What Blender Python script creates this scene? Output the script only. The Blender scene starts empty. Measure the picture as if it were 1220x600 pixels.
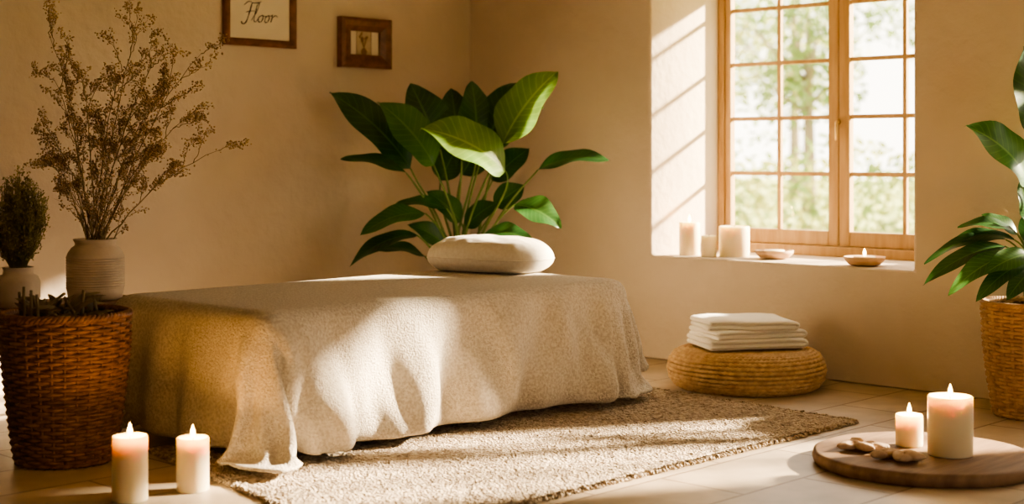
import bpy, bmesh, math, random
from mathutils import Vector, noise, Matrix
random.seed(7)
R=random.uniform
sc=bpy.context.scene
# ---------------------------------------------------------------- materials
def M(name,c1,c2=None,scale=6,rough=.8,bump=0,bscale=80,btype='noise',sss=0,sssr=.02,transl=0,
      emit=None,estr=0,metal=0,stretch=(1,1,1),spec=.3,sheen=0,detail=5,contrast=(.35,.65),vein=False,wave=False,bstretch=(1,1,1),bdist=.01):
    m=bpy.data.materials.new(name); m.use_nodes=True
    nt=m.node_tree; N=nt.nodes; Lk=nt.links
    b=N['Principled BSDF']; out=N['Material Output']
    b.inputs['Roughness'].default_value=rough
    b.inputs['Metallic'].default_value=metal
    b.inputs['Specular IOR Level'].default_value=spec
    b.inputs['Base Color'].default_value=(*c1,1)
    tc=N.new('ShaderNodeTexCoord')
    if c2 is not None:
        mp=N.new('ShaderNodeMapping'); mp.inputs['Scale'].default_value=stretch
        Lk.new(tc.outputs['Object'],mp.inputs[0])
        if wave:
            t=N.new('ShaderNodeTexWave'); t.inputs['Scale'].default_value=scale
            t.inputs['Distortion'].default_value=6; t.inputs['Detail'].default_value=3
        else:
            t=N.new('ShaderNodeTexNoise'); t.inputs['Scale'].default_value=scale; t.inputs['Detail'].default_value=detail
        Lk.new(mp.outputs[0],t.inputs['Vector'])
        cr=N.new('ShaderNodeValToRGB')
        cr.color_ramp.elements[0].position=contrast[0]; cr.color_ramp.elements[0].color=(*c1,1)
        cr.color_ramp.elements[1].position=contrast[1]; cr.color_ramp.elements[1].color=(*c2,1)
        Lk.new(t.outputs['Fac'],cr.inputs[0])
        col=cr.outputs[0]
        if vein:
            uv=N.new('ShaderNodeUVMap'); sp=N.new('ShaderNodeSeparateXYZ'); Lk.new(uv.outputs[0],sp.inputs[0])
            s1=N.new('ShaderNodeMath'); s1.operation='SUBTRACT'; s1.inputs[1].default_value=.5; Lk.new(sp.outputs[1],s1.inputs[0])
            a1=N.new('ShaderNodeMath'); a1.operation='ABSOLUTE'; Lk.new(s1.outputs[0],a1.inputs[0])
            m1=N.new('ShaderNodeMath'); m1.operation='MULTIPLY_ADD'; m1.inputs[1].default_value=-.35; Lk.new(a1.outputs[0],m1.inputs[0]); Lk.new(sp.outputs[0],m1.inputs[2])
            m2=N.new('ShaderNodeMath'); m2.operation='MULTIPLY'; m2.inputs[1].default_value=75; Lk.new(m1.outputs[0],m2.inputs[0])
            m3=N.new('ShaderNodeMath'); m3.operation='SINE'; Lk.new(m2.outputs[0],m3.inputs[0])
            m4=N.new('ShaderNodeMapRange'); m4.inputs[1].default_value=.7; m4.inputs[2].default_value=1; m4.inputs[3].default_value=0; m4.inputs[4].default_value=.3; Lk.new(m3.outputs[0],m4.inputs[0])
            m5=N.new('ShaderNodeMapRange'); m5.inputs[1].default_value=.035; m5.inputs[2].default_value=.015; m5.inputs[3].default_value=0; m5.inputs[4].default_value=.7; Lk.new(a1.outputs[0],m5.inputs[0])
            mx=N.new('ShaderNodeMath'); mx.operation='MAXIMUM'; Lk.new(m4.outputs[0],mx.inputs[0]); Lk.new(m5.outputs[0],mx.inputs[1])
            mc=N.new('ShaderNodeMix'); mc.data_type='RGBA'; Lk.new(mx.outputs[0],mc.inputs[0]); Lk.new(col,mc.inputs[6])
            mc.inputs[7].default_value=(c2[0]*1.6+.03,c2[1]*1.5+.03,c2[2]*1.4+.01,1); col=mc.outputs[2]
        Lk.new(col,b.inputs['Base Color'])
    else: col=None
    if bump:
        mp2=N.new('ShaderNodeMapping'); mp2.inputs['Scale'].default_value=bstretch; Lk.new(tc.outputs['Object'],mp2.inputs[0])
        if btype=='voronoi':
            bt=N.new('ShaderNodeTexVoronoi'); o=bt.outputs['Distance']
        else:
            bt=N.new('ShaderNodeTexNoise'); bt.inputs['Detail'].default_value=6; o=bt.outputs['Fac']
        bt.inputs['Scale'].default_value=bscale; Lk.new(mp2.outputs[0],bt.inputs['Vector'])
        bm_=N.new('ShaderNodeBump'); bm_.inputs['Strength'].default_value=bump; bm_.inputs['Distance'].default_value=bdist
        Lk.new(o,bm_.inputs['Height']); Lk.new(bm_.outputs[0],b.inputs['Normal'])
    if sss:
        b.inputs['Subsurface Weight'].default_value=sss
        b.inputs['Subsurface Radius'].default_value=(1,.85,.6); b.inputs['Subsurface Scale'].default_value=sssr
    if sheen: b.inputs['Sheen Weight'].default_value=sheen
    if emit: 
        b.inputs['Emission Color'].default_value=(*emit,1); b.inputs['Emission Strength'].default_value=estr
    if transl:
        tr=N.new('ShaderNodeBsdfTranslucent'); ms=N.new('ShaderNodeMixShader'); ms.inputs[0].default_value=transl
        if col: Lk.new(col,tr.inputs[0])
        else: tr.inputs[0].default_value=(*c1,1)
        Lk.new(b.outputs[0],ms.inputs[1]); Lk.new(tr.outputs[0],ms.inputs[2]); Lk.new(ms.outputs[0],out.inputs[0])
    return m

plaster=M('plaster',(.585,.49,.385),(.65,.55,.44),scale=1.6,rough=.92,bump=.35,bscale=14,bdist=.02,spec=.15)
ceilm=M('ceiling_plaster',(.58,.50,.40),(.62,.54,.44),scale=2,rough=.95,spec=.1)
woodW=M('window_wood',(.38,.235,.105),(.48,.32,.16),scale=5,rough=.5,stretch=(6,6,.6),spec=.3)
woodD=M('dark_wood',(.12,.045,.018),(.21,.085,.035),scale=8,rough=.35,stretch=(3,3,3),spec=.5)
woodT=M('tray_wood',(.17,.10,.06),(.27,.17,.10),scale=3,rough=.6,stretch=(1,9,3),bump=.2,bscale=10,bstretch=(1,12,1))
woodL=M('leg_wood',(.25,.15,.08),(.35,.22,.12),scale=5,stretch=(5,5,.7),rough=.5)
fleece=M('fleece',(.60,.51,.405),(.82,.74,.62),scale=85,rough=.95,bump=1,bscale=120,bdist=.016,sheen=.3,spec=.1,contrast=(.34,.62),detail=3)
linen=M('linen',(.78,.71,.60),(.85,.79,.68),scale=60,rough=.9,bump=.6,bscale=220,bdist=.004,sheen=.2,spec=.1)
towelm=M('towel_cotton',(.92,.88,.80),(.95,.91,.84),scale=40,rough=.95,bump=.6,bscale=260,bdist=.004,sheen=.2,spec=.1)
rugm=M('rug_wool',(.25,.175,.11),(.62,.50,.36),scale=42,rough=1,bump=1,bscale=85,btype='voronoi',bdist=.015,sheen=.2,spec=.05,contrast=(.34,.6),detail=4)
padm=M('vinyl_pad',(.3,.22,.15),rough=.5)
wick=M('wicker',(.12,.05,.02),(.30,.15,.065),scale=25,rough=.5,spec=.4,contrast=(.3,.7))
wickL=M('wicker_dark',(.035,.016,.008),rough=.9)
pouf_m=M('seagrass',(.40,.25,.12),(.62,.43,.23),scale=30,rough=.75,bump=.5,bscale=150,contrast=(.3,.7),bdist=.005)
potw=M('planter_weave',(.28,.16,.08),(.44,.28,.15),scale=22,rough=.7,bump=.4,bscale=80,contrast=(.3,.7),bdist=.005)
ceram=M('cream_ceramic',(.50,.40,.29),(.64,.53,.40),scale=9,rough=.6,bump=.15,bscale=60,contrast=(.3,.7))
terrac=M('clay_dish',(.55,.36,.22),(.66,.45,.29),scale=14,rough=.6)
wax=M('candle_wax',(.84,.72,.50),(.86,.75,.54),scale=4,rough=.45,sss=1,sssr=.028,spec=.35)
wickm=M('candle_wick',(.03,.02,.015),rough=.9)
flame=M('flame',(1,.6,.2),emit=(1,.58,.16),estr=26)
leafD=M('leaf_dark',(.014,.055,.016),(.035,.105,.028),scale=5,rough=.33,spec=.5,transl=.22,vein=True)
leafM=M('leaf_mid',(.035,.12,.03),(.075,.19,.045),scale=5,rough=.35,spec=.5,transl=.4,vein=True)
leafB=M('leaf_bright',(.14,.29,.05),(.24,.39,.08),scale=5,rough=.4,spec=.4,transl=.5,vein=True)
stemG=M('stem_green',(.10,.17,.045),(.18,.25,.08),scale=9,rough=.5,transl=.1)
twig=M('dry_twig',(.24,.18,.09),(.36,.28,.15),scale=20,rough=.8)
bud=M('dry_bud',(.36,.23,.11),(.60,.45,.24),scale=12,rough=.8,transl=.2)
herb=M('dried_herb',(.19,.17,.055),(.38,.32,.12),scale=12,rough=.9,transl=.3)
sage=M('sage_leaf',(.15,.12,.06),(.27,.21,.12),scale=12,rough=.8,transl=.15)
soil=M('soil',(.04,.025,.015),(.08,.05,.03),scale=40,rough=1,bump=.5,bscale=60)
paper=M('paper',(.74,.66,.54),(.79,.71,.59),scale=5,rough=.9)
ink=M('ink',(.04,.025,.02),rough=.9)
sepia=M('sepia_ink',(.25,.15,.08),rough=.9)
sepiaL=M('sepia_wash',(.42,.33,.22),(.55,.45,.32),scale=14,rough=.9)
ginger=M('ginger_root',(.46,.31,.20),(.60,.44,.31),scale=30,rough=.7,bump=.3,bscale=80)
brass=M('brass',(.6,.42,.18),rough=.35,metal=1)
grass=M('grass',(.22,.27,.08),(.38,.41,.15),scale=1.5,rough=1)
folA=M('foliage_a',(.13,.20,.06),(.28,.36,.12),scale=.8,rough=.8,transl=.5)
folB=M('foliage_b',(.34,.37,.11),(.54,.53,.19),scale=.8,rough=.8,transl=.5)
bark=M('bark',(.2,.15,.11),(.3,.24,.18),scale=6,rough=.95,stretch=(1,1,.2))
def floor_mat():
    m=bpy.data.materials.new('stone_tiles'); m.use_nodes=True; nt=m.node_tree;N=nt.nodes;L=nt.links
    b=N['Principled BSDF']; tc=N.new('ShaderNodeTexCoord')
    mp=N.new('ShaderNodeMapping'); mp.inputs['Location'].default_value=(.17,.1,0); L.new(tc.outputs['Object'],mp.inputs[0])
    br=N.new('ShaderNodeTexBrick'); br.inputs['Scale'].default_value=1; br.inputs['Brick Width'].default_value=.78; br.inputs['Row Height'].default_value=.39
    br.inputs['Mortar Size'].default_value=.007; br.inputs['Mortar Smooth'].default_value=.35
    br.inputs['Color1'].default_value=(.46,.37,.27,1); br.inputs['Color2'].default_value=(.57,.47,.355,1); br.inputs['Mortar'].default_value=(.22,.155,.105,1)
    L.new(mp.outputs[0],br.inputs[0])
    n=N.new('ShaderNodeTexNoise'); n.inputs['Scale'].default_value=5; n.inputs['Detail'].default_value=7; L.new(tc.outputs['Object'],n.inputs[0])
    cr=N.new('ShaderNodeValToRGB'); cr.color_ramp.elements[0].color=(.72,.7,.66,1); cr.color_ramp.elements[0].position=.3; cr.color_ramp.elements[1].color=(1.05,1.03,1,1); cr.color_ramp.elements[1].position=.7
    L.new(n.outputs[0],cr.inputs[0])
    mx=N.new('ShaderNodeMix'); mx.data_type='RGBA'; mx.blend_type='MULTIPLY'; mx.inputs[0].default_value=1
    L.new(br.outputs[0],mx.inputs[6]); L.new(cr.outputs[0],mx.inputs[7]); L.new(mx.outputs[2],b.inputs['Base Color'])
    b.inputs['Roughness'].default_value=.42; b.inputs['Specular IOR Level'].default_value=.4
    sb=N.new('ShaderNodeMath'); sb.operation='MULTIPLY_ADD'; sb.inputs[1].default_value=-1; L.new(br.outputs['Fac'],sb.inputs[0])
    ml=N.new('ShaderNodeMath'); ml.operation='MULTIPLY'; ml.inputs[1].default_value=.5; L.new(n.outputs[0],ml.inputs[0]); L.new(ml.outputs[0],sb.inputs[2])
    bp=N.new('ShaderNodeBump'); bp.inputs['Strength'].default_value=.5; bp.inputs['Distance'].default_value=.006
    L.new(sb.outputs[0],bp.inputs['Height']); L.new(bp.outputs[0],b.inputs['Normal'])
    return m
tiles=floor_mat()
def glass_mat():
    m=bpy.data.materials.new('window_glass'); m.use_nodes=True; nt=m.node_tree;N=nt.nodes;L=nt.links
    N.remove(N['Principled BSDF'])
    t=N.new('ShaderNodeBsdfTransparent'); t.inputs[0].default_value=(.98,.98,.96,1)
    g=N.new('ShaderNodeBsdfGlossy'); g.inputs['Roughness'].default_value=.02
    ms=N.new('ShaderNodeMixShader'); ms.inputs[0].default_value=.05
    L.new(t.outputs[0],ms.inputs[1]); L.new(g.outputs[0],ms.inputs[2]); L.new(ms.outputs[0],N['Material Output'].inputs[0])
    return m
glass=glass_mat()

# ---------------------------------------------------------------- mesh builder
def empty(name,loc):
    o=bpy.data.objects.new(name,None); o.location=loc; o.empty_display_size=.1; sc.collection.objects.link(o); return o
class MB:
    def __init__(s): s.v=[];s.f=[];s.mi=[];s.uv=[]
    def add(s,vs,fs,m=0,uv=None):
        o=len(s.v); s.v+= [tuple(v) for v in vs]; s.uv+= uv if uv else [(0,0)]*len(vs)
        for f in fs: s.f.append(tuple(i+o for i in f)); s.mi.append(m)
    def box(s,a,b,m=0):
        x0,x1=sorted((a[0],b[0]));y0,y1=sorted((a[1],b[1]));z0,z1=sorted((a[2],b[2]))
        vs=[(x0,y0,z0),(x1,y0,z0),(x1,y1,z0),(x0,y1,z0),(x0,y0,z1),(x1,y0,z1),(x1,y1,z1),(x0,y1,z1)]
        s.add(vs,[(0,3,2,1),(4,5,6,7),(0,1,5,4),(1,2,6,5),(2,3,7,6),(3,0,4,7)],m)
    def tube(s,pts,rad,sides=6,m=0,closed=False,cap=True):
        pts=[Vector(p) for p in pts]; n=len(pts)
        if not hasattr(rad,'__len__'): rad=[rad]*n
        vs=[];fs=[]
        up=None
        for i,p in enumerate(pts):
            if closed: t=(pts[(i+1)%n]-pts[i-1])
            else: t=pts[min(i+1,n-1)]-pts[max(i-1,0)]
            if t.length<1e-9: t=Vector((0,0,1))
            t.normalize()
            if up is None or closed:
                ref=Vector((0,0,1)) if abs(t.z)<.95 else Vector((1,0,0))
                a=t.cross(ref).normalized()
            else:
                a=(up-t*up.dot(t)); 
                if a.length<1e-6: a=t.orthogonal()
                a.normalize()
            up=a; b=t.cross(a)
            for k in range(sides):
                an=2*math.pi*k/sides; vs.append(p+(a*math.cos(an)+b*math.sin(an))*rad[i])
        rng=n if closed else n-1
        for i in range(rng):
            j=(i+1)%n
            for k in range(sides):
                k2=(k+1)%sides; fs.append((i*sides+k,i*sides+k2,j*sides+k2,j*sides+k))
        if cap and not closed:
            fs.append(tuple(range(sides))[::-1]); fs.append(tuple((n-1)*sides+k for k in range(sides)))
        s.add(vs,fs,m)
    def lathe(s,prof,c,seg=40,m=0,mod=None):
        vs=[];fs=[];n=len(prof)
        for (r,z) in prof:
            for k in range(seg):
                a=2*math.pi*k/seg; rr=r*(mod(a,z) if mod else 1)
                vs.append((c[0]+rr*math.cos(a),c[1]+rr*math.sin(a),c[2]+z))
        for i in range(n-1):
            for k in range(seg):
                k2=(k+1)%seg; fs.append((i*seg+k,i*seg+k2,(i+1)*seg+k2,(i+1)*seg+k))
        fs.append(tuple(range(seg))[::-1]); fs.append(tuple((n-1)*seg+k for k in range(seg)))
        s.add(vs,fs,m)
    def leaf(s,p0,p1,w,nrm=(0,0,1),arch=.1,m=0,nu=16,nv=8,fold=.18,wave=.03,peak=.8,droop=0):
        p0=Vector(p0);p1=Vector(p1);D=p1-p0;L=D.length;d=D.normalized()
        nrm=Vector(nrm); nrm=(nrm-d*nrm.dot(d)).normalized(); sd=d.cross(nrm)
        ph=R(0,6); vs=[];uv=[];fs=[]
        for i in range(nu+1):
            t=i/nu
            c=p0+D*t+nrm*(arch*L*4*t*(1-t))-Vector((0,0,droop*L*t*t))
            ww=w*.5*max(.0,math.sin(math.pi*min(1,t**peak)))**.75
            if i==nu: ww=.0005
            if i==0: ww=.002
            for j in range(nv+1):
                q=j/nv*2-1
                off=nrm*(ww*abs(q)*fold+ wave*w*math.sin(t*11+ph+q)*abs(q)**2)
                vs.append(c+sd*(q*ww)+off); uv.append((t,j/nv))
        for i in range(nu):
            for j in range(nv):
                a=i*(nv+1)+j; fs.append((a,a+1,a+nv+2,a+nv+1))
        s.add(vs,fs,m,uv)
    def obj(s,name,mats,parent=None,smooth=True,bevel=0,angle=None):
        xs=[v[0] for v in s.v];ys=[v[1] for v in s.v];zs=[v[2] for v in s.v]
        o0=Vector(((min(xs)+max(xs))/2,(min(ys)+max(ys))/2,min(zs)))
        me=bpy.data.meshes.new(name); me.from_pydata([(v[0]-o0.x,v[1]-o0.y,v[2]-o0.z) for v in s.v],[],s.f)
        if not isinstance(mats,(list,tuple)): mats=[mats]
        for m in mats: me.materials.append(m)
        me.polygons.foreach_set('material_index',s.mi)
        me.polygons.foreach_set('use_smooth',[smooth]*len(s.f))
        if any(u!=(0,0) for u in s.uv[:40]):
            ul=me.uv_layers.new(name='UVMap')
            for l in me.loops: ul.data[l.index].uv=s.uv[l.vertex_index]
        me.update()
        o=bpy.data.objects.new(name,me); sc.collection.objects.link(o); o.location=o0
        if parent: o.parent=parent; o.location=o0-parent.location
        if bevel:
            bv=o.modifiers.new('bevel','BEVEL'); bv.width=bevel; bv.segments=2; bv.limit_method='ANGLE'
        return o
def bez(p0,p1,p2,p3,n=14):
    p0,p1,p2,p3=map(Vector,(p0,p1,p2,p3)); r=[]
    for i in range(n+1):
        t=i/n; r.append(p0*(1-t)**3+p1*3*t*(1-t)**2+p2*3*t*t*(1-t)+p3*t**3)
    return r

# ---------------------------------------------------------------- room (metres)
XW,YW,ZC=7.10,7.26,3.0     # window wall plane, picture wall plane, ceiling
X0,Y0=-1.6,-1.6
b=MB(); b.box((X0-.2,Y0-.2,-.2),(XW+.9,YW+.25,0)); b.obj('floor',tiles,smooth=False)
b=MB(); b.box((X0-.2,Y0-.2,ZC),(XW+.9,YW+.25,ZC+.2)); b.obj('ceiling',ceilm,smooth=False)
b=MB(); b.box((X0-.2,YW,0),(XW+.0,YW+.25,ZC)); b.obj('wall_back',plaster,smooth=False)
b=MB(); b.box((X0-.2,Y0,0),(X0,YW,ZC)); b.obj('wall_left',plaster,smooth=False)
b=MB(); b.box((X0-.2,Y0-.2,0),(XW,Y0,ZC)); wf=b.obj('wall_front',plaster,smooth=False)
b=MB(); b.box((XW,Y0-.2,0),(XW+.9,YW+.25,ZC)); wr=b.obj('wall_right',plaster,smooth=False)
SILL=.635; TOP=2.42; TOP2=2.38
def cut(ob,a,c):
    cb=MB(); cb.box(a,c); co=cb.obj('cutter',plaster)
    md=ob.modifiers.new('cut','BOOLEAN'); md.operation='DIFFERENCE'; md.object=co; md.solver='EXACT'
    bpy.context.view_layer.update()
    dg=bpy.context.evaluated_depsgraph_get(); me=bpy.data.meshes.new_from_object(ob.evaluated_get(dg))
    ob.modifiers.clear(); ob.data=me; bpy.data.objects.remove(co)
wins=[(3.89,5.67),(1.40,3.22)]
for (a,c),tp in zip(wins,(TOP,TOP2)): cut(wr,(XW-.3,a,SILL),(XW+1.2,c,tp))
fw=(3.1,5.0)  # added opening in the unseen front wall, put in for soft frontal fill
cut(wf,(fw[0],Y0-.5,SILL),(fw[1],Y0+.3,TOP))
bv=wr.modifiers.new('bevel','BEVEL'); bv.width=.018; bv.segments=3; bv.limit_method='ANGLE'

def window(idx,y0,y1,front=False,muntins=(1.1356,1.4842,1.8328,2.1814),TOP=TOP,mw=.013):
    mp=(lambda x,y,z:(y,Y0-(x-7.80)-.06,z)) if front else (lambda x,y,z:(x,y,z))
    b=MB(); xa,xb=7.80,7.90
    def bx(a,c): b.box(mp(*a),mp(*c))
    gz0,gz1=.787,TOP-.11
    bx((xa,y0,SILL),(xb,y0+.045,TOP)); bx((xa,y1-.045,SILL),(xb,y1,TOP))
    bx((xa-.03,y0,SILL),(xb,y1,SILL+.06)); bx((xa,y0,TOP-.05),(xb,y1,TOP))
    ym=(y0+y1)/2
    xs0,xs1=7.815,7.865
    for (s0,s1) in ((y0+.047,ym-.004),(ym+.004,y1-.047)):
        gi0=s0+(.042 if s0<ym-.1 else .07); gi1=s1-(.07 if s0<ym-.1 else .042)
        bx((xs0,s0,SILL+.062),(xs1,gi0,TOP-.052)); bx((xs0,gi1,SILL+.062),(xs1,s1,TOP-.052))
        bx((xs0,gi0,SILL+.062),(xs1,gi1,gz0)); bx((xs0,gi0,gz1),(xs1,gi1,TOP-.052))
        mid=(gi0+gi1)/2
        bx((xs0+.008,mid-mw,gz0),(xs1-.012,mid+mw,gz1))
        for z in muntins: bx((xs0+.01,gi0,z-mw),(xs1-.014,gi1,z+mw))
    p=empty('window_%d'%idx,mp(7.85,ym,SILL))
    b.obj('frame',woodW,parent=p,smooth=False,bevel=.004)
    g=MB(); g.add([mp(7.842,y0+.08,gz0-.01),mp(7.842,y1-.08,gz0-.01),mp(7.842,y1-.08,gz1+.01),mp(7.842,y0+.08,gz1+.01)],[(0,1,2,3)]); g.obj('panes',glass,parent=p,smooth=False)
    h=MB(); h.tube([mp(7.815,ym,1.45),mp(7.79,ym,1.45)],.012,8); h.tube([mp(7.79,ym,1.455),mp(7.785,ym,1.34)],[.01,.007],8); h.obj('latch',brass,parent=p)
    l=bpy.data.lights.new('sky_portal','AREA'); l.shape='RECTANGLE'; l.size=y1-y0-.1; l.size_y=TOP-SILL-.1; l.cycles.is_portal=True
    lo=bpy.data.objects.new('sky_portal',l); sc.collection.objects.link(lo); lo.parent=p
    lo.location=Vector(mp(7.93,ym,(TOP+SILL)/2))-p.location
    lo.rotation_euler=Vector((0,1,0) if front else (-1,0,0)).to_track_quat('-Z','Z').to_euler()
window(1,*wins[0]); window(2,*wins[1],muntins=(1.28,1.78),TOP=TOP2,mw=.02); window(3,fw[0],fw[1],True)  # third window is made up, behind the camera, to let in fill light

# ---------------------------------------------------------------- massage table + blanket
TX0,TX1,TY0,TY1,TZ=3.50,5.73,4.74,5.86,.605
tab=empty('massage_table',((TX0+TX1)/2,(TY0+TY1)/2,0))
b=MB(); b.box((TX0,TY0,TZ-.09),(TX1,TY1,TZ-.004)); padob=b.obj('padded_top',padm,parent=tab,smooth=False,bevel=.035)
b=MB()
for x in (TX0+.12,TX1-.18):
    for y in (TY0+.10,TY1-.16): b.box((x,y,.032),(x+.06,y+.06,TZ-.1))
b.box((TX0+.1,TY0+.11,TZ-.16),(TX1-.1,TY0+.15,TZ-.092)); b.box((TX0+.1,TY1-.15,TZ-.16),(TX1-.1,TY1-.11,TZ-.092))
b.box((TX0+.13,TY0+.13,.16),(TX0+.17,TY1-.13,.2)); b.box((TX1-.17,TY0+.13,.16),(TX1-.13,TY1-.13,.2))
b.obj('legs',woodL,parent=tab,smooth=False,bevel=.004)
# drape: simulate the blanket falling over the table, then keep the settled mesh
col=MB(); col.box((TX0,TY0,.2),(TX1,TY1,TZ)); colo=col.obj('tmp_col',padm,bevel=.05); colo.modifiers['bevel'].segments=4
colo.modifiers.new('c','COLLISION'); colo.collision.thickness_outer=.01; colo.collision.cloth_friction=25
fl=MB(); fl.add([(1,2,.036),(9,2,.036),(9,8,.036),(1,8,.036)],[(0,1,2,3)]); flo=fl.obj('tmp_floor',padm); flo.modifiers.new('c','COLLISION'); flo.collision.thickness_outer=.008; flo.collision.cloth_friction=20
nx,ny=110,76; OH=.59
cx0,cx1,cy0,cy1=TX0-OH,TX1+OH-.09,TY0-OH,TY1+OH
b=MB(); vs=[];fs=[]
for j in range(ny+1):
    for i in range(nx+1):
        u=i/nx;v=j/ny
        x=cx0+(cx1-cx0)*u; y=cy0+(cy1-cy0)*v
        # rounded cloth corners
        cu=max(0,abs(u-.5)*2-.66)/.34; cv=max(0,abs(v-.5)*2-.5)/.5
        k=.10*(cu*cv)**1.2
        x-=math.copysign(k,u-.5); y-=math.copysign(k,v-.5)
        vs.append((x,y,TZ+.025+.012*noise.noise(Vector((x*2.2,y*2.2,1)))+.03*max(0,noise.noise(Vector((x*1.5,y*1.1,5))))))
for j in range(ny):
    for i in range(nx):
        a=j*(nx+1)+i; fs.append((a,a+1,a+nx+2,a+nx+1))
b.add(vs,fs); bl=b.obj('blanket',fleece)
cm=bl.modifiers.new('cloth','CLOTH'); cs=cm.settings
cs.quality=5; cs.mass=.35; cs.tension_stiffness=15; cs.compression_stiffness=15; cs.shear_stiffness=4; cs.bending_stiffness=.8
cs.air_damping=2.0; cs.tension_damping=8; cs.bending_damping=.8
cm.collision_settings.distance_min=.012; cm.collision_settings.collision_quality=2
cm.collision_settings.use_self_collision=True; cm.collision_settings.self_distance_min=.012
sc.frame_start=1; sc.frame_end=90; cm.point_cache.frame_start=1; cm.point_cache.frame_end=90
for f in range(1,66): sc.frame_set(f)
dg=bpy.context.evaluated_depsgraph_get(); me=bpy.data.meshes.new_from_object(bl.evaluated_get(dg))
bl.modifiers.clear(); bl.data=me
for o in (colo,flo): bpy.data.objects.remove(o)
sc.frame_set(1)
# soft hanging folds on the drop of the blanket
def sst(x): x=max(0,min(1,x)); return x*x*(3-2*x)
ol=bl.location.copy()
for v in me.vertices:
    p=v.co+ol
    dz=.35*sst((TZ+.0-p.z)/.12)+.65*sst((TZ-.04-p.z)/.45)
    if dz<=0: continue
    fy=1 if p.y<TY0+.02 else 0
    by=1 if p.y>TY1 else 0
    lx=1 if p.x<TX0-.005 else 0; rx=1 if p.x>TX1+.005 else 0
    if fy or by:
        s=p.x; endf=sst((p.x-TX0)/.15)*sst((TX1-p.x)/.15)
        f=noise.noise(Vector((s*4.2+1.3*(TZ-p.z),p.z*.6,3.1)))+.5*noise.noise(Vector((s*8.5+2.0*p.z,p.z,7)))
        v.co.y+=(-1 if fy else 1)*(.045+.16*f)*dz*endf
    elif lx or rx:
        s=p.y; endf=sst((p.y-TY0)/.12)*sst((TY1-p.y)/.12)
        f=noise.noise(Vector((s*3.6,p.z*.6,9.1)))+.5*noise.noise(Vector((s*8,p.z,2)))
        v.co.x+=(-1 if lx else 1)*(.015+.07*f)*dz*endf
bl.location=ol-tab.location; bl.parent=tab
sm=bl.modifiers.new('smooth','SMOOTH'); sm.iterations=2; sm.factor=.5
ss=bl.modifiers.new('sub','SUBSURF'); ss.levels=1; ss.render_levels=1
so=bl.modifiers.new('solid','SOLIDIFY'); so.thickness=.012; so.offset=-.2
for p in me.polygons: p.use_smooth=True

# ---------------------------------------------------------------- pillow
def pillow():
    b=MB(); n=44; cx,cy,cz=5.56,5.53,TZ+.032
    ang=math.radians(104); hx,hy=.33,.20; zs=.068; zt=.118
    def pt(u,v,s):
        pu=u*(1-.03*v*v); pv=v*(1-.04*u*u)
        th=max(0,(1-abs(u)**4)*(1-abs(v)**2.8))**.5
        wr=1+.08*noise.noise(Vector((u*2.5,v*2.5,s*3)))+.06*noise.noise(Vector((u*6,v*5,s*3)))
        x=pu*hx;y=pv*hy; z=zs+(zt*th*wr if s>0 else -zs*min(1,th*1.35))
        return Vector((cx+x*math.cos(ang)-y*math.sin(ang),cy+x*math.sin(ang)+y*math.cos(ang),cz+z))
    for s in (1,-1):
        vs=[];fs=[]
        for i in range(n+1):
            for j in range(n+1):
                u=math.sin((i/n-.5)*math.pi);v=math.sin((j/n-.5)*math.pi)
                P=pt(u,v,s); k=.12*(abs(u)*abs(v))**4
                P.x+=(cx-P.x)*k; P.y+=(cy-P.y)*k; vs.append(P)
        for i in range(n):
            for j in range(n):
                a=i*(n+1)+j; q=(a,a+1,a+n+2,a+n+1); fs.append(q if s<0 else q[::-1])
        b.add(vs,fs)
    edge=[]
    for (u,v) in [(-1+2*k/20,-1) for k in range(20)]+[(1,-1+2*k/20) for k in range(20)]+[(1-2*k/20,1) for k in range(20)]+[(-1,1-2*k/20) for k in range(20)]:
        P=pt(u,v,1); k=.12*(abs(u)*abs(v))**4; P.x+=(cx-P.x)*k; P.y+=(cy-P.y)*k; edge.append(P)
    b.tube(edge,.004,6,closed=True)
    b.obj('pillow',linen)
pillow()

# ---------------------------------------------------------------- rug
def rug():
    A,B,C,D=[Vector(p) for p in ((3.08,3.61,0),(6.05,3.61,0),(6.16,5.2,0),(3.40,5.42,0))]
    nx,ny=300,180; b=MB(); vs=[];fs=[]
    for j in range(ny+1):
        for i in range(nx+1):
            u=i/nx;v=j/ny
            p=(A*(1-u)+B*u)*(1-v)+(D*(1-u)+C*u)*v
            e=min(u*3.0,(1-u)*3.0,v*1.7,(1-v)*1.7)
            if e<.004:
                w=.012*noise.noise(Vector((p.x*14,p.y*14,2))); p=p+Vector((w,w,0))
            h=.012+.007*noise.noise(p*38)+.004*noise.noise(p*90)
            h=max(.004,h)*min(1,(e/.02))**.5+ .004
            vs.append((p.x,p.y,h))
    for j in range(ny):
        for i in range(nx):
            a=j*(nx+1)+i; fs.append((a,a+1,a+nx+2,a+nx+1))
    b.add(vs,fs)
    for (P,Q,n) in ((A,B,420),(B,C,230),(A,D,240)):
        dr=(Q-P).normalized(); outw=Vector((dr.y,-dr.x,0)); 
        if (P is A and Q is D): outw=-outw
        for k in range(n):
            p=P.lerp(Q,(k+R(-.3,.3))/n); l=R(.01,.028); z=R(.006,.016)
            b.tube([p+Vector((0,0,z))-outw*.01,p+outw*l*.6+dr*R(-.008,.008)+Vector((0,0,z)),p+outw*l+dr*R(-.012,.012)+Vector((0,0,.005))],[.005,.005,.003],5)
    b.obj('rug',rugm)
rug()

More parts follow.
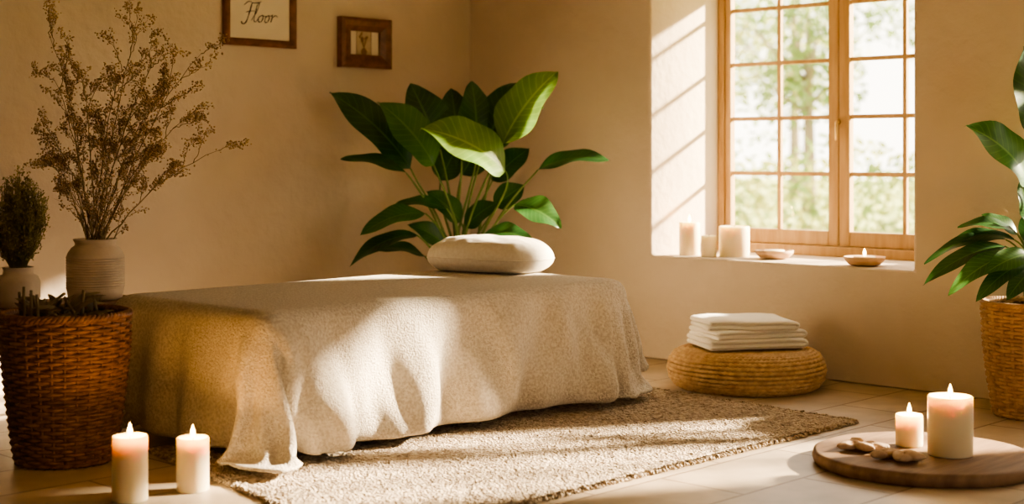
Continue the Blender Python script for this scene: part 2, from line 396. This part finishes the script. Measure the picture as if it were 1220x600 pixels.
# ---------------------------------------------------------------- woven things
def ring(b,c,Rr,z,r,seg,amp,freq,phase,sides=6,m=0,knot=0,flat=1):
    pts=[];rd=[]
    for k in range(seg):
        a=2*math.pi*k/seg; q=math.cos(freq*a+phase)
        rr=Rr+amp*q; pts.append((c[0]+rr*math.cos(a),c[1]+rr*math.sin(a),c[2]+z)); rd.append(r*(1+knot*math.cos(freq*2*a+phase)))
    b.tube(pts,rd,sides,m,closed=True)
def basket(c,H,rf,rows,stakes,r,rim=.016,stake_r=.006):
    b=MB()
    for i in range(rows):
        z=.012+(H-.03)*i/(rows-1)
        ring(b,c,rf(z/H),z,r,stakes*4,r*.9,stakes/2,math.pi*(i%2),6)
    for k in range(stakes):
        a=2*math.pi*k/stakes
        b.tube([(c[0]+rf(t/8)*math.cos(a),c[1]+rf(t/8)*math.sin(a),c[2]+H*t/8) for t in range(9)],stake_r,5)
    for ph in (0,math.pi*2/3,math.pi*4/3):
        pts=[]
        for k in range(150):
            a=2*math.pi*k/150; q=a*26+ph
            rr=rf(1)+rim*.6*math.cos(q); pts.append((c[0]+rr*math.cos(a),c[1]+rr*math.sin(a),c[2]+H+rim*.6*math.sin(q)))
        b.tube(pts,rim*.62,6,closed=True)
        pts=[]
        for k in range(120):
            a=2*math.pi*k/120; q=a*22+ph
            rr=rf(0)+.004+rim*.3*math.cos(q); pts.append((c[0]+rr*math.cos(a),c[1]+rr*math.sin(a),c[2]+rim*.9+rim*.3*math.sin(q)))
        b.tube(pts,rim*.4,6,closed=True)
    n=12
    b.lathe([(rf(i/n)-.008,.006+(H-.02)*i/n) for i in range(n+1)]+[(rf(1)-.018,H-.02)]+[(rf(i/n)-.018,.02+(H-.04)*i/n) for i in range(n,-1,-1)],c,48,1)
    return b
BC=(3.06,5.50,0)
bp=empty('wicker_basket',BC)
bb=basket(BC,.60,lambda t:.188+.062*min(1,t*1.25)**.8,38,30,.0088)
bb.obj('weave',[wick,wickL],parent=bp)
b=MB()
for k in range(40):
    a=R(0,6.28); r0=R(0,.14); p0=Vector((BC[0]+r0*math.cos(a),BC[1]+r0*math.sin(a),R(.56,.62)))
    a2=a+R(-1.2,1.2); l=R(.12,.20)
    p1=p0+Vector((math.cos(a2)*l,math.sin(a2)*l,R(.0,.08)))
    dd=Vector((p1.x-BC[0],p1.y-BC[1],0))
    if dd.length>.2: p1-=dd.normalized()*(dd.length-.2)
    b.leaf(p0,p1,R(.014,.03),nrm=(-.5,-.5,.7),arch=.12,nu=8,nv=4)
for k in range(16):
    a=R(0,6.28); q=Vector((BC[0]+.13*math.cos(a),BC[1]+.13*math.sin(a),R(.52,.6)))
    b.tube([q,q+Vector((-math.cos(a)*R(-.03,.15),-math.sin(a)*R(-.03,.15),R(.04,.13)))],[.009,.006],8)
for k in range(5):
    a=2.4+k*.3; q=Vector((BC[0]+.17*math.cos(a),BC[1]+.17*math.sin(a),.5))
    b.tube([q,q+Vector((R(-.03,.01),R(-.02,.03),R(.17,.23)))],[.008,.006],8)
b.obj('dried_leaves_and_sticks',sage,parent=bp)
b=MB(); b.lathe([(.0,.40),(.225,.40),(.225,.50),(.15,.53),(0,.54)],BC,24); b.obj('filling',soil,parent=bp)

# pouf
PC=(6.60,4.61,0)
b=MB(); prof=[]
H=.205; NR=13
for i in range(NR):
    t=-math.pi/2+math.pi*(i+.5)/NR; prof.append((.335+.08*math.cos(t),H/2+H/2*.93*math.sin(t)))
for i,(r,z) in enumerate(prof): ring(b,PC,r,z,.0112,200,.003,50,math.pi*(i%2),8,knot=.22)
rr=.335; i=0
while rr>.02:
    ring(b,PC,rr,H-.004,.011,max(24,int(200*rr/.4)),.0,max(6,int(50*rr/.4)),math.pi*(i%2),8,knot=.2); rr-=.019;i+=1
b.lathe([(.30,.004),(.36,.03),(.40,H/2),(.36,H-.02),(.33,H-.01),(0,H-.008)],PC,48)
b.obj('woven_pouf',pouf_m)

# folded towels
def towels():
    p=empty('towel_stack',(6.60,4.63,.222)); z=.222
    for ti,(L,W,rot,dx,dy,th,lay) in enumerate(((.51,.36,-33,0,0,.026,2),(.49,.34,-27,.012,.0,.025,2),(.46,.34,-37,-.005,.012,.026,2))):
        b=MB(); path=[]; g=th*1.03
        for k in range(lay):
            zz=z+th/2+k*g; xs=(-L/2,L/2) if k%2==0 else (L/2,-L/2)
            for s in range(13): path.append((xs[0]+(xs[1]-xs[0])*s/12,zz))
            if k<lay-1:
                sx=1 if k%2==0 else -1
                for s in range(1,7):
                    a=-math.pi/2+math.pi*s/7; path.append((sx*(L/2+g*.8*math.cos(a)),zz+g/2+g/2*math.sin(a)))
        n=len(path); ny=20; ca,sa=math.cos(math.radians(rot)),math.sin(math.radians(rot))
        prof=[]
        def nrm2(i):
            q0=Vector(path[max(i-1,0)]);q1=Vector(path[min(i+1,n-1)]);t=(q1-q0).normalized(); return t,Vector((-t.y,t.x))
        for i in range(n): prof.append(Vector(path[i])+nrm2(i)[1]*th*.485)
        t,nn=nrm2(n-1)
        for a in (60,30,0,-30,-60): prof.append(Vector(path[-1])+(nn*math.sin(math.radians(a))+t*math.cos(math.radians(a)))*th*.485)
        for i in range(n-1,-1,-1): prof.append(Vector(path[i])-nrm2(i)[1]*th*.485)
        t,nn=nrm2(0)
        for a in (-60,-30,0,30,60): prof.append(Vector(path[0])+(nn*math.sin(math.radians(a))-t*math.cos(math.radians(a)))*th*.485)
        vs=[];fs=[];m=len(prof)
        ends={-3:(.15,-.011),-2:(.6,-.009),-1:(.87,-.005),ny+1:(.87,.005),ny+2:(.6,.009),ny+3:(.15,.011)}
        for j in range(-3,ny+4):
            jj=max(0,min(ny,j)); y=-W/2+W*jj/ny
            sh,yo=ends.get(j,(1,0))
            for qi,q in enumerate(prof):
                if qi<n: c=Vector(path[qi])
                elif qi<n+5: c=Vector(path[-1])
                elif qi<2*n+5: c=Vector(path[2*n+4-qi])
                else: c=Vector(path[0])
                qq=c+(q-c)*sh
                wob=.012*noise.noise(Vector((qq.x*4,c.y*45,ti*3)))
                x=qq.x+.010*noise.noise(Vector((y*6,c.y*45,ti*5))); yy=y+yo+wob
                e=max(abs(x)/(L/2),abs(yy)/(W/2)); zz=qq.y+.006*noise.noise(Vector((x*6,yy*6,ti*.2)))*(1 if ti else .3)-.006*max(0,e-.7)*3*(ti)
                vs.append((6.60+dx+x*ca-yy*sa,4.62+dy+x*sa+yy*ca,zz))
        rows=ny+7
        for j in range(rows-1):
            for i in range(m):
                i2=(i+1)%m; fs.append((j*m+i,j*m+i2,(j+1)*m+i2,(j+1)*m+i))
        for j in (0,rows-1):
            for i in range(n-1):
                q=(j*m+i,j*m+i+1,j*m+2*n+4-(i+1),j*m+2*n+4-i); fs.append(q if j==0 else q[::-1])
        b.add(vs,fs); b.obj('towel_%d'%(ti+1),towelm,parent=p)
        z+=lay*g+.001
towels()

# ---------------------------------------------------------------- candles
def candle(x,y,z,r,h,lit=True,power=2.0,name='pillar_candle'):
    p=empty(name,(x,y,z)); b=MB(); w=min(.03,r*.5)
    b.lathe([(r*.97,0),(r,.006),(r*1.005,h*.5),(r,h-.008),(r*.97,h-.001),(r*.91,h),(r*.85,h-w*.4),(r*.7,h-w),(.004,h-w)],(x,y,z),40)
    b.obj('wax',wax,parent=p)
    b=MB(); b.tube([(x,y,z+h-w-.002),(x+.001,y,z+h-.01),(x+.003,y+.002,z+h+.004)],.0022,6); b.obj('wick',wickm,parent=p)
    if lit:
        fh=.048; b=MB()
        b.lathe([(.001,0),(.0065,.006),(.0092,.014),(.008,.025),(.004,.038),(.0008,fh)],(x,y,z+h-.002),14); b.obj('flame',flame,parent=p)
        for (pw,zo) in ((power,h-.010),(power*.2,h+.06)):
            l=bpy.data.lights.new('flame_light','POINT'); l.energy=pw; l.color=(1,.50,.13); l.shadow_soft_size=.006
            lo=bpy.data.objects.new('flame_light',l); sc.collection.objects.link(lo); lo.parent=p; lo.location=(.012,0,zo)
    return p
candle(2.87,4.70,0,.064,.235,power=3.4)
candle(3.115,4.665,0,.060,.20,power=3.4)
TC=(5.42,2.92,0)
b=MB(); b.lathe([(.40,0),(.435,.004),(.445,.03),(.44,.05),(.425,.056),(0,.056)],TC,72,mod=lambda a,z:1+.006*math.sin(3*a)+.003*math.sin(11*a))
b.obj('round_wooden_tray',woodT)
candle(5.43,2.812,.057,.088,.235,power=8)
candle(5.48,3.02,.057,.055,.13,power=4)
p=empty('ginger_roots',(5.2,2.9,.057)); b=MB()
def blob(b,c,r,s,rot,m=0):
    vs=[];fs=[];n=10;k=14
    for i in range(n+1):
        t=math.pi*i/n
        for j in range(k):
            a=2*math.pi*j/k; v=Vector((math.cos(t)*s[0],math.sin(t)*math.cos(a)*s[1],math.sin(t)*math.sin(a)*s[2]))*r
            v*=1+.22*noise.noise(v*40+Vector(c)*9)
            v=Matrix.Rotation(rot,3,'Z')@v; vs.append(Vector(c)+v)
    for i in range(n):
        for j in range(k):
            j2=(j+1)%k; fs.append((i*k+j,i*k+j2,(i+1)*k+j2,(i+1)*k+j))
    b.add(vs,fs,m)
for (cx,cy,nn) in ((5.26,3.10,10),(5.20,2.90,11)):
    for q in range(nn):
        blob(b,(cx+R(-.06,.06),cy+R(-.07,.07),.072+R(0,.008)),R(.02,.030),(R(1.2,1.9),.8,.6),R(0,3))
b.obj('roots',ginger,parent=p)
candle(7.27,5.50,SILL,.064,.205,lit=True,power=1.2)
candle(7.24,5.33,SILL,.048,.13,lit=False)
candle(7.37,5.235,SILL,.092,.185,lit=False)
def dish(x,y,z,r,lit):
    p=empty('tealight_dish',(x,y,z)); b=MB()
    b.lathe([(r*.5,0),(r*.75,.006),(r*.95,.03),(r,.05),(r*.95,.05),(r*.85,.03),(r*.6,.018),(0,.016)],(x,y,z),32); b.obj('bowl',terrac,parent=p)
    b=MB(); b.lathe([(r*.5,.0165),(r*.55,.02),(r*.55,.042),(r*.5,.052),(0,.050)],(x,y,z),24); b.obj('tealight',wax,parent=p)
    if lit:
        b=MB(); b.lathe([(.001,0),(.007,.006),(.009,.014),(.0075,.024),(.0008,.042)],(x,y,z+.052),14); b.obj('flame',flame,parent=p)
        l=bpy.data.lights.new('flame_light','POINT'); l.energy=.5; l.color=(1,.55,.2); l.shadow_soft_size=.01
        lo=bpy.data.objects.new('flame_light',l); sc.collection.objects.link(lo); lo.parent=p; lo.location=(0,0,.1)
dish(7.36,4.94,SILL+.002,.115,False)
dish(7.25,4.27,SILL+.002,.115,True)

# ---------------------------------------------------------------- side table + vases
st=empty('side_table',(3.45,6.30,0)); tz=.56
b=MB(); b.box((3.0,6.10,tz-.04),(3.90,6.52,tz)); b.box((3.04,6.14,tz-.12),(3.86,6.48,tz-.04)); b.obj('top',woodL,parent=st,smooth=False,bevel=.004)
b=MB()
for x in (3.05,3.80):
    for y in (6.15,6.42): b.box((x,y,0),(x+.05,y+.05,tz-.12))
b.obj('legs',woodL,parent=st,smooth=False,bevel=.003)
V1=(3.66,6.30,tz)
vp=empty('vase_of_dried_flowers',V1)
b=MB(); prof=[(.10,0),(.125,.012),(.134,.06)]
prof+=[(.134+.0035*math.sin(i*1.6),.06+i*.003) for i in range(50)]
prof+=[(.128,.225),(.112,.25),(.096,.262),(.094,.272),(.104,.29),(.10,.293),(.088,.275),(.088,.24),(.0,.2)]
b.lathe(prof,V1,56); b.obj('ribbed_vase',ceram,parent=vp)
V2=(3.225,6.22,tz)
jp=empty('jar_of_dried_herbs',V2)
b=MB(); b.lathe([(.07,0),(.09,.01),(.097,.05),(.097,.12),(.085,.145),(.066,.155),(.064,.175),(.07,.185),(.066,.186),(.055,.17),(.055,.14),(0,.12)],V2,40); b.obj('jar',ceram,parent=jp)

RA=Vector((.6947,-.7193,0)); RB=Vector((.7193,.6947,0)); UP=Vector((0,0,1))
def LP(o,a,z,bb=0): return Vector((o[0],o[1],0))+RA*a+RB*bb+UP*z
b=MB()
def flowers(p,sz):
    for q in range(random.choice((1,2,2,3,4))):
        c=p+Vector((R(-1,1),R(-1,1),R(-1,1)))*.016; s=R(.5,1)*sz
        d1=Vector((R(-1,1),R(-1,1),R(-1,1))).normalized(); d2=d1.orthogonal().normalized(); d3=d1.cross(d2)
        b.add([c+d1*s,c-d1*s,c+d2*s*.7,c-d2*s*.7,c+d3*s*.7,c-d3*s*.7],[(0,2,4),(0,4,3),(0,3,5),(0,5,2),(1,4,2),(1,3,4),(1,5,3),(1,2,5)],1)
def branch(p0,p3,r,lev,bow):
    d=p3-p0; m1=p0+d*.35+bow*.5; m2=p0+d*.7+bow
    pts=bez(p0,m1,m2,p3,12)
    pts=[q+Vector((R(-1,1),R(-1,1),R(-1,1)))*.006*(1 if i not in(0,) else 0) for i,q in enumerate(pts)]
    b.tube(pts,[r*(1-.75*i/12) for i in range(13)],5)
    L=d.length
    if lev==0: 
        for i in range(4,13,1): 
            if R(0,1)<.85: flowers(pts[i],.0085)
        return
    n=8 if lev==2 else 3
    for k in range(n):
        i=int(5+7*k/n)+random.choice((0,1)) if lev==2 else int(3+9*k/n); i=min(i,12)
        t=(pts[min(i+1,12)]-pts[i-1]).normalized()
        sd=(t.cross(Vector((R(-1,1),R(-1,1),R(-.4,.4))))).normalized()
        dl=(t*R(.6,1)+sd*R(.3,.7)).normalized()*(L*R(.12,.24) if lev==2 else L*R(.25,.45))
        branch(pts[i],pts[i]+dl,r*.55,lev-1 if lev==2 else 0,Vector((R(-.01,.01),R(-.01,.01),.01)))
    for i in range(7,13): flowers(pts[i],.008)
base=Vector((V1[0],V1[1],tz+.22))
tips=[(-.22,1.83,.02),(-.16,1.60,-.1),(.19,1.86,.05),(.31,1.72,-.05),(.50,1.74,.02),(.60,1.27,-.05),(.46,1.46,.06),(-.24,1.36,.05),(-.03,1.62,-.08),(.10,1.66,.06),
      (.34,1.32,-.1),(-.2,1.22,-.1),(.26,1.50,.1),(.02,1.42,.1),(.36,1.60,0)]
for (a,z,dd) in tips:
    s=base+RA*R(-.03,.03)+RB*R(-.03,.03)
    branch(s,LP(V1,a,z,dd),.0042,2,UP*.06-RA*a*.14)
for k in range(26):
    s=base+RA*R(-.04,.04)+RB*R(-.04,.04); a=R(-.16,.22); branch(s,LP(V1,a,R(1.0,1.35),R(-.1,.1)),.003,1 if k%2 else 0,UP*.02)
b.obj('dried_flower_branches',[twig,bud],parent=vp)
b=MB(); c0=Vector((V2[0],V2[1],tz+.13))
for k in range(190):
    a=R(0,6.28); sp=R(0,1)**.6
    tip=c0+Vector((math.cos(a)*sp*.125,math.sin(a)*sp*.125,.17+R(.14,.29)*(1.25-.6*sp)))
    mid=c0+Vector((math.cos(a)*sp*.03,math.sin(a)*sp*.03,.10))
    pts=bez(c0+Vector((math.cos(a)*.02,math.sin(a)*.02,0)),mid,mid+(tip-mid)*.4+Vector((math.cos(a)*sp*.07,math.sin(a)*sp*.07,0)),tip,8); b.tube(pts,[.0018]*8+[.001],4)
    for i in range(3,9):
        for q in range(9):
            p=pts[i]+Vector((R(-1,1),R(-1,1),R(-1,1)))*.018; d1=Vector((R(-1,1),R(-1,1),R(-.2,1))).normalized()*R(.009,.016); d2=d1.orthogonal().normalized()*.006
            b.add([p-d2,p+d1*.5-d2,p+d1,p+d1*.5+d2],[(0,1,2,3)])
b.obj('herb_bunch',herb,smooth=False,parent=jp)

# ---------------------------------------------------------------- pictures
def picture(x0,x1,z0,z1,fw,dep,kind):
    p=empty('framed_picture',((x0+x1)/2,YW-.002,(z0+z1)/2)); y1=YW-.002; y0=y1-dep
    b=MB()
    o=[(x0,z0),(x1,z0),(x1,z1),(x0,z1)]; prof=[(0,0),(0,-dep*.8),(fw*.25,-dep),(fw*.6,-dep*.85),(fw,-dep*.55),(fw,0)]
    vs=[];fs=[]
    sg=[(1,1),(-1,1),(-1,-1),(1,-1)]
    for c,(x,z) in enumerate(o):
        for (i,dy) in prof: vs.append((x+sg[c][0]*i,y1+dy,z+sg[c][1]*i))
    n=len(prof)
    for c in range(4):
        c2=(c+1)%4
        for i in range(n-1): fs.append((c*n+i,c2*n+i,c2*n+i+1,c*n+i+1))
    b.add(vs,fs); b.obj('frame',woodD,parent=p,smooth=False)
    b=MB(); yy=y1-.012; b.box((x0+fw*.6,yy,z0+fw*.6),(x1-fw*.6,y1,z1-fw*.6)); b.obj('mat_board',paper,parent=p,smooth=False)
    cx,cz=(x0+x1)/2,(z0+z1)/2
    if kind=='text':
        b=MB(); yv=yy-.001
        def stroke(pts,w=.0026):
            P=[Vector((cx+q[0]+.25*q[1],yv,cz+q[1])) for q in pts]; o=[]
            for i in range(len(P)-1):
                a=P[max(i-1,0)];q0=P[i];q1=P[i+1];d_=P[min(i+2,len(P)-1)]
                for k in range(6):
                    t=k/6; o.append(.5*((2*q0)+(q1-a)*t+(2*a-5*q0+4*q1-d_)*t*t+(3*q0-a-3*q1+d_)*t**3))
            o.append(P[-1]); n=len(o)
            b.tube(o,[w*(.6+.6*abs(math.sin(i*.35))) for i in range(n)],5)
        stroke([(-.13,.055),(-.10,.078),(-.06,.07),(-.01,.082)]); stroke([(-.075,.07),(-.08,.02),(-.09,-.045),(-.112,-.06),(-.125,-.045)],.0036); stroke([(-.105,.012),(-.075,.02),(-.045,.022)])
        stroke([(-.055,-.035),(-.03,.02),(-.022,.07),(-.034,.068),(-.038,.01),(-.036,-.035),(-.02,-.04),(-.004,-.012)])
        stroke([(.016,.0),(-.004,-.012),(-.002,-.038),(.018,-.038),(.026,-.012),(.014,.002),(.03,-.004),(.05,-.004)])
        stroke([(.062,.0),(.044,-.012),(.044,-.038),(.064,-.038),(.072,-.012),(.06,.002),(.08,-.002)])
        stroke([(.08,-.002),(.09,.006),(.088,-.038),(.096,-.008),(.115,.004),(.13,-.004)])
        b.obj('handwriting',ink,parent=p)
    else:
        b=MB(); iw,ih=.062,.088
        b.box((cx-iw,yy-.0008,cz-ih),(cx+iw,yy,cz+ih)); b.obj('print',sepiaL,parent=p,smooth=False)
        b=MB(); yv=yy-.002
        for (a,c) in (((-iw,-ih),(iw,-ih)),((iw,-ih),(iw,ih)),((iw,ih),(-iw,ih)),((-iw,ih),(-iw,-ih))):
            b.tube([(cx+a[0],yv,cz+a[1]),(cx+c[0],yv,cz+c[1])],.002,4)
        b.add([(cx+x,yv,cz+z) for (x,z) in ((-.018,-.075),(.018,-.075),(.026,-.05),(.01,-.03),(-.01,-.03),(-.026,-.05))],[(0,1,2,3,4,5)])
        for q in range(9):
            a=math.radians(90+R(-45,45)); l=R(.05,.1); e=(cx+math.cos(a)*l*.5,yv,cz-.03+math.sin(a)*l)
            b.tube([(cx,yv,cz-.03),e],.0015,4); b.leaf((e[0]-.008,yv,e[2]-.008),(e[0]+.006,yv,e[2]+.012),.014,nrm=(0,-1,0),arch=0,nu=6,nv=2,fold=0,wave=0)
        b.obj('still_life_drawing',sepia,parent=p)
picture(5.05,5.58,1.905,2.285,.045,.035,'text')
picture(5.92,6.34,1.81,2.13,.085,.06,'bot')

# ---------------------------------------------------------------- big plant in the corner
O=(6.33,6.55); pl=empty('rubber_plant',(O[0],O[1],0))
S=1/188.0
def G(px,py,bb=0): return LP(O,(px-560)*S,1.25-(py-185)*S,bb)
b=MB(); b.lathe([(.15,0),(.165,.02),(.2,.26),(.215,.3),(.2,.3),(.185,.27),(0,.27)],(O[0],O[1],0),40); b.obj('pot',ceram,parent=pl)
b=MB(); b.lathe([(.18,.262),(.1,.275),(0,.28)],(O[0],O[1],0),24); b.obj('potting_soil',soil,parent=pl)
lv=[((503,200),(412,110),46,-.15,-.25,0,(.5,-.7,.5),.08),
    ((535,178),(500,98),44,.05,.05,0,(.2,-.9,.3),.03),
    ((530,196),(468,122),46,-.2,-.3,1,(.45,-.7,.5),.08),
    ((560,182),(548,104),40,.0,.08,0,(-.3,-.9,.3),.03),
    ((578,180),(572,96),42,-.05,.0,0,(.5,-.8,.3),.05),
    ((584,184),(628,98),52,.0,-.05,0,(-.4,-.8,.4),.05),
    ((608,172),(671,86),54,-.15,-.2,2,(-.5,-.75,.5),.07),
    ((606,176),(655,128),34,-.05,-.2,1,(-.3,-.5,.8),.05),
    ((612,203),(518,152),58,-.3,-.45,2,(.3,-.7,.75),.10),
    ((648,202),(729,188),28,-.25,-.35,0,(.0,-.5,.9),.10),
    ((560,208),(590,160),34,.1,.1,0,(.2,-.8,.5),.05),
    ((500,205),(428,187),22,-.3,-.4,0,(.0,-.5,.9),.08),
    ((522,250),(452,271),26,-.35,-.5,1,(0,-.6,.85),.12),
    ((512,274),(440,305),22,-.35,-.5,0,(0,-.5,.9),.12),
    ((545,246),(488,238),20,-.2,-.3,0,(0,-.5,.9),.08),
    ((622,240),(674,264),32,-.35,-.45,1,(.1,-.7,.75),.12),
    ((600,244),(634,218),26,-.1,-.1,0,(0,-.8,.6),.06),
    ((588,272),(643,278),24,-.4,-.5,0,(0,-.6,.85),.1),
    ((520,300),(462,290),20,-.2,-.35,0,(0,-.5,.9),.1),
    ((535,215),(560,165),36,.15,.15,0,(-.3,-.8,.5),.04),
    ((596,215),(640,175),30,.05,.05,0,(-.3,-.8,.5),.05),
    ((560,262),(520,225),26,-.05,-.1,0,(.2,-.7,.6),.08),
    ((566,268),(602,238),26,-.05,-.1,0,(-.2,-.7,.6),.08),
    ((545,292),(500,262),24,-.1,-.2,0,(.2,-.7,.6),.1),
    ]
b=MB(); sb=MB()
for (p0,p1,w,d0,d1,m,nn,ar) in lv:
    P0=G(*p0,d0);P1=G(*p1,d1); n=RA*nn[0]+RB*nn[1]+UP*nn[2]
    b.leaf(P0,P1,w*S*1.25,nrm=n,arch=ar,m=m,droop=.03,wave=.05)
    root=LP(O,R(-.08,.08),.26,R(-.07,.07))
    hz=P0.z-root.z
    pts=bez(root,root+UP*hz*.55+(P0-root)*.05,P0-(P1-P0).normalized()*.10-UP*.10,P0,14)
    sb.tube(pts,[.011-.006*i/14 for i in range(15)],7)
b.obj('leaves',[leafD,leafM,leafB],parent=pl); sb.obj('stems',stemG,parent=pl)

# ---------------------------------------------------------------- right plant
Q=(6.82,3.10); pr=empty('potted_plant',(Q[0],Q[1],0)); S2=1/247.
def G2(px,py,bb=0): return LP(Q,(px-1228)*S2,1.25-(py-185)*S2,bb)
bb=basket((Q[0],Q[1],0),.54,lambda t:.172+.055*math.sin(min(1,t*1.15)*math.pi*.5)+ (.0 if t<.9 else .004),30,26,.010,rim=.014,stake_r=.012)
bb.obj('woven_planter',[potw,wickL],parent=pr)
b=MB(); b.lathe([(.195,.47),(.1,.49),(0,.495)],(Q[0],Q[1],0),24); b.obj('potting_soil',soil,parent=pr)
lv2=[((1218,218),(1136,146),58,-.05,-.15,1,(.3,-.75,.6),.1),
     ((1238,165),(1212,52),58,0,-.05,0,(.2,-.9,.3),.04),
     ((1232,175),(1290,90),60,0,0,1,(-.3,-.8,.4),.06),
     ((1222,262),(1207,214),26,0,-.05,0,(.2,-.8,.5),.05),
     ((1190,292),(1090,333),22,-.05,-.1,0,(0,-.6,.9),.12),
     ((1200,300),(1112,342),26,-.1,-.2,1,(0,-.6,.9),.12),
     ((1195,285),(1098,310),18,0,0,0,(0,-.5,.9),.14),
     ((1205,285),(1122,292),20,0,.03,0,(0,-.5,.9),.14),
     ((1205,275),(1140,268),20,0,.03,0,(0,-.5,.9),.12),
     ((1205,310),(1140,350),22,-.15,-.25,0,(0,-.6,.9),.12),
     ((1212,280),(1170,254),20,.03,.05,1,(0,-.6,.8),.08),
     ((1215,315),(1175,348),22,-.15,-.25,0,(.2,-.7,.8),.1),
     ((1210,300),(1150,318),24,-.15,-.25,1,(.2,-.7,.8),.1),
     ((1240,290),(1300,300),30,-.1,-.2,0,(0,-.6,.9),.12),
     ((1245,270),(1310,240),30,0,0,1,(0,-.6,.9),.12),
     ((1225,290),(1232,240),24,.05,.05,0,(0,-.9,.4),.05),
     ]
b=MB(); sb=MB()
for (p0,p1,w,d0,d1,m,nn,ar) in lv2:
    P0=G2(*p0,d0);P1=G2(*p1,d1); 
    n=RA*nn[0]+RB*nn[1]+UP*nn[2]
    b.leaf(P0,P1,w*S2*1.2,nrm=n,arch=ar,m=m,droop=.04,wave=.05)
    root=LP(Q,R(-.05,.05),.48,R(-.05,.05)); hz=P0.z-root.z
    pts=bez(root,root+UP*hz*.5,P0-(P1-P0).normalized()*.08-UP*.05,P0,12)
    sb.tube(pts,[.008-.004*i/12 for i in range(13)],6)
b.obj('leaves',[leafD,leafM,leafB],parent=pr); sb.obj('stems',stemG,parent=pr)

# ---------------------------------------------------------------- garden outside
b=MB(); b.add([(-40,-60,-.4),(90,-60,-.4),(90,90,-.4),(-40,90,-.4)],[(0,1,2,3)]); b.obj('garden_lawn',grass,smooth=False)
def foliage(b,c,rad,n,sz,m):
    for k in range(n):
        v=Vector((R(-1,1),R(-1,1),R(-1,1)))
        if v.length>1: continue
        v=v.normalized()*(v.length**.5)
        p=Vector(c)+Vector((v.x*rad[0],v.y*rad[1],v.z*rad[2]))
        d1=Vector((R(-1,1),R(-1,1),R(-1,1))).normalized(); d2=d1.orthogonal().normalized(); s=sz*R(.6,1.3)
        b.add([p-d1*s,p+d2*s*.5,p+d1*s,p-d2*s*.5],[(0,1,2,3)],m)
def tree(x,y,h,rad,m):
    p=empty('garden_tree',(x,y,-.4)); b=MB()
    b.tube(bez((x,y,-.4),(x+.1,y,h*.3),(x-.1,y,h*.5),(x,y,h*.85),8),[.22-.018*i for i in range(9)],8)
    for k in range(5):
        a=R(0,6.28); b.tube([(x,y,h*.4+k*.3),(x+math.cos(a)*rad*.6,y+math.sin(a)*rad*.6,h*.6+k*.4)],[.09,.03],6)
    b.obj('trunk',bark,parent=p)
    b=MB()
    for k in range(9):
        a=R(0,6.28); r=R(0,rad*.7); foliage(b,(x+math.cos(a)*r,y+math.sin(a)*r,h*.35+R(.1,.65)*h),(rad*.5,rad*.5,rad*.4),420,.15,0)
    b.obj('crown',[folA if m==0 else folB],parent=p,smooth=False)
for (x,y,h,r,m) in ((38,29,8.5,3.6,0),(46,30,9,4,1),(40,20,6.5,2.6,0),(50,36,10,4.5,0),(56,28,9,4,0),(56,44,11,5,1),(36,23,6,2.6,0)): tree(x,y,h,r,m)
b=MB()
for k in range(20):
    t=k/19; x=27+R(-.7,.7)-4*t+3; y=11+15*t; foliage(b,(x,y,.3),(1.2,1.2,R(.9,1.9)),560,.13,k%2)
b.obj('garden_hedge',[folA,folB],smooth=False)

# ---------------------------------------------------------------- lights, world, camera
d=Vector((-1,.55,-.47)).normalized()
l=bpy.data.lights.new('sun','SUN'); l.energy=46; l.color=(1,.81,.56); l.angle=math.radians(2.8)
lo=bpy.data.objects.new('sun',l); sc.collection.objects.link(lo); lo.location=(20,-3,9); lo.rotation_euler=d.to_track_quat('-Z','Y').to_euler()
w=bpy.data.worlds.new('sky'); sc.world=w; w.use_nodes=True
bg=w.node_tree.nodes['Background']; bg.inputs[0].default_value=(1,.91,.77,1); bg.inputs[1].default_value=5.2
cam=bpy.data.cameras.new('camera'); co=bpy.data.objects.new('camera',cam); sc.collection.objects.link(co); sc.camera=co
co.location=(0,0,1.25); co.rotation_euler=(math.pi/2,0,math.radians(-46)); cam.lens=51.61; cam.sensor_width=36; cam.shift_y=-115/1220
cam.dof.use_dof=True; cam.dof.focus_distance=6.9; cam.dof.aperture_fstop=1.6
cam.clip_end=300
sc.view_settings.view_transform='AgX'
try: sc.view_settings.look='AgX - Medium High Contrast'
except: pass
sc.view_settings.exposure=.4
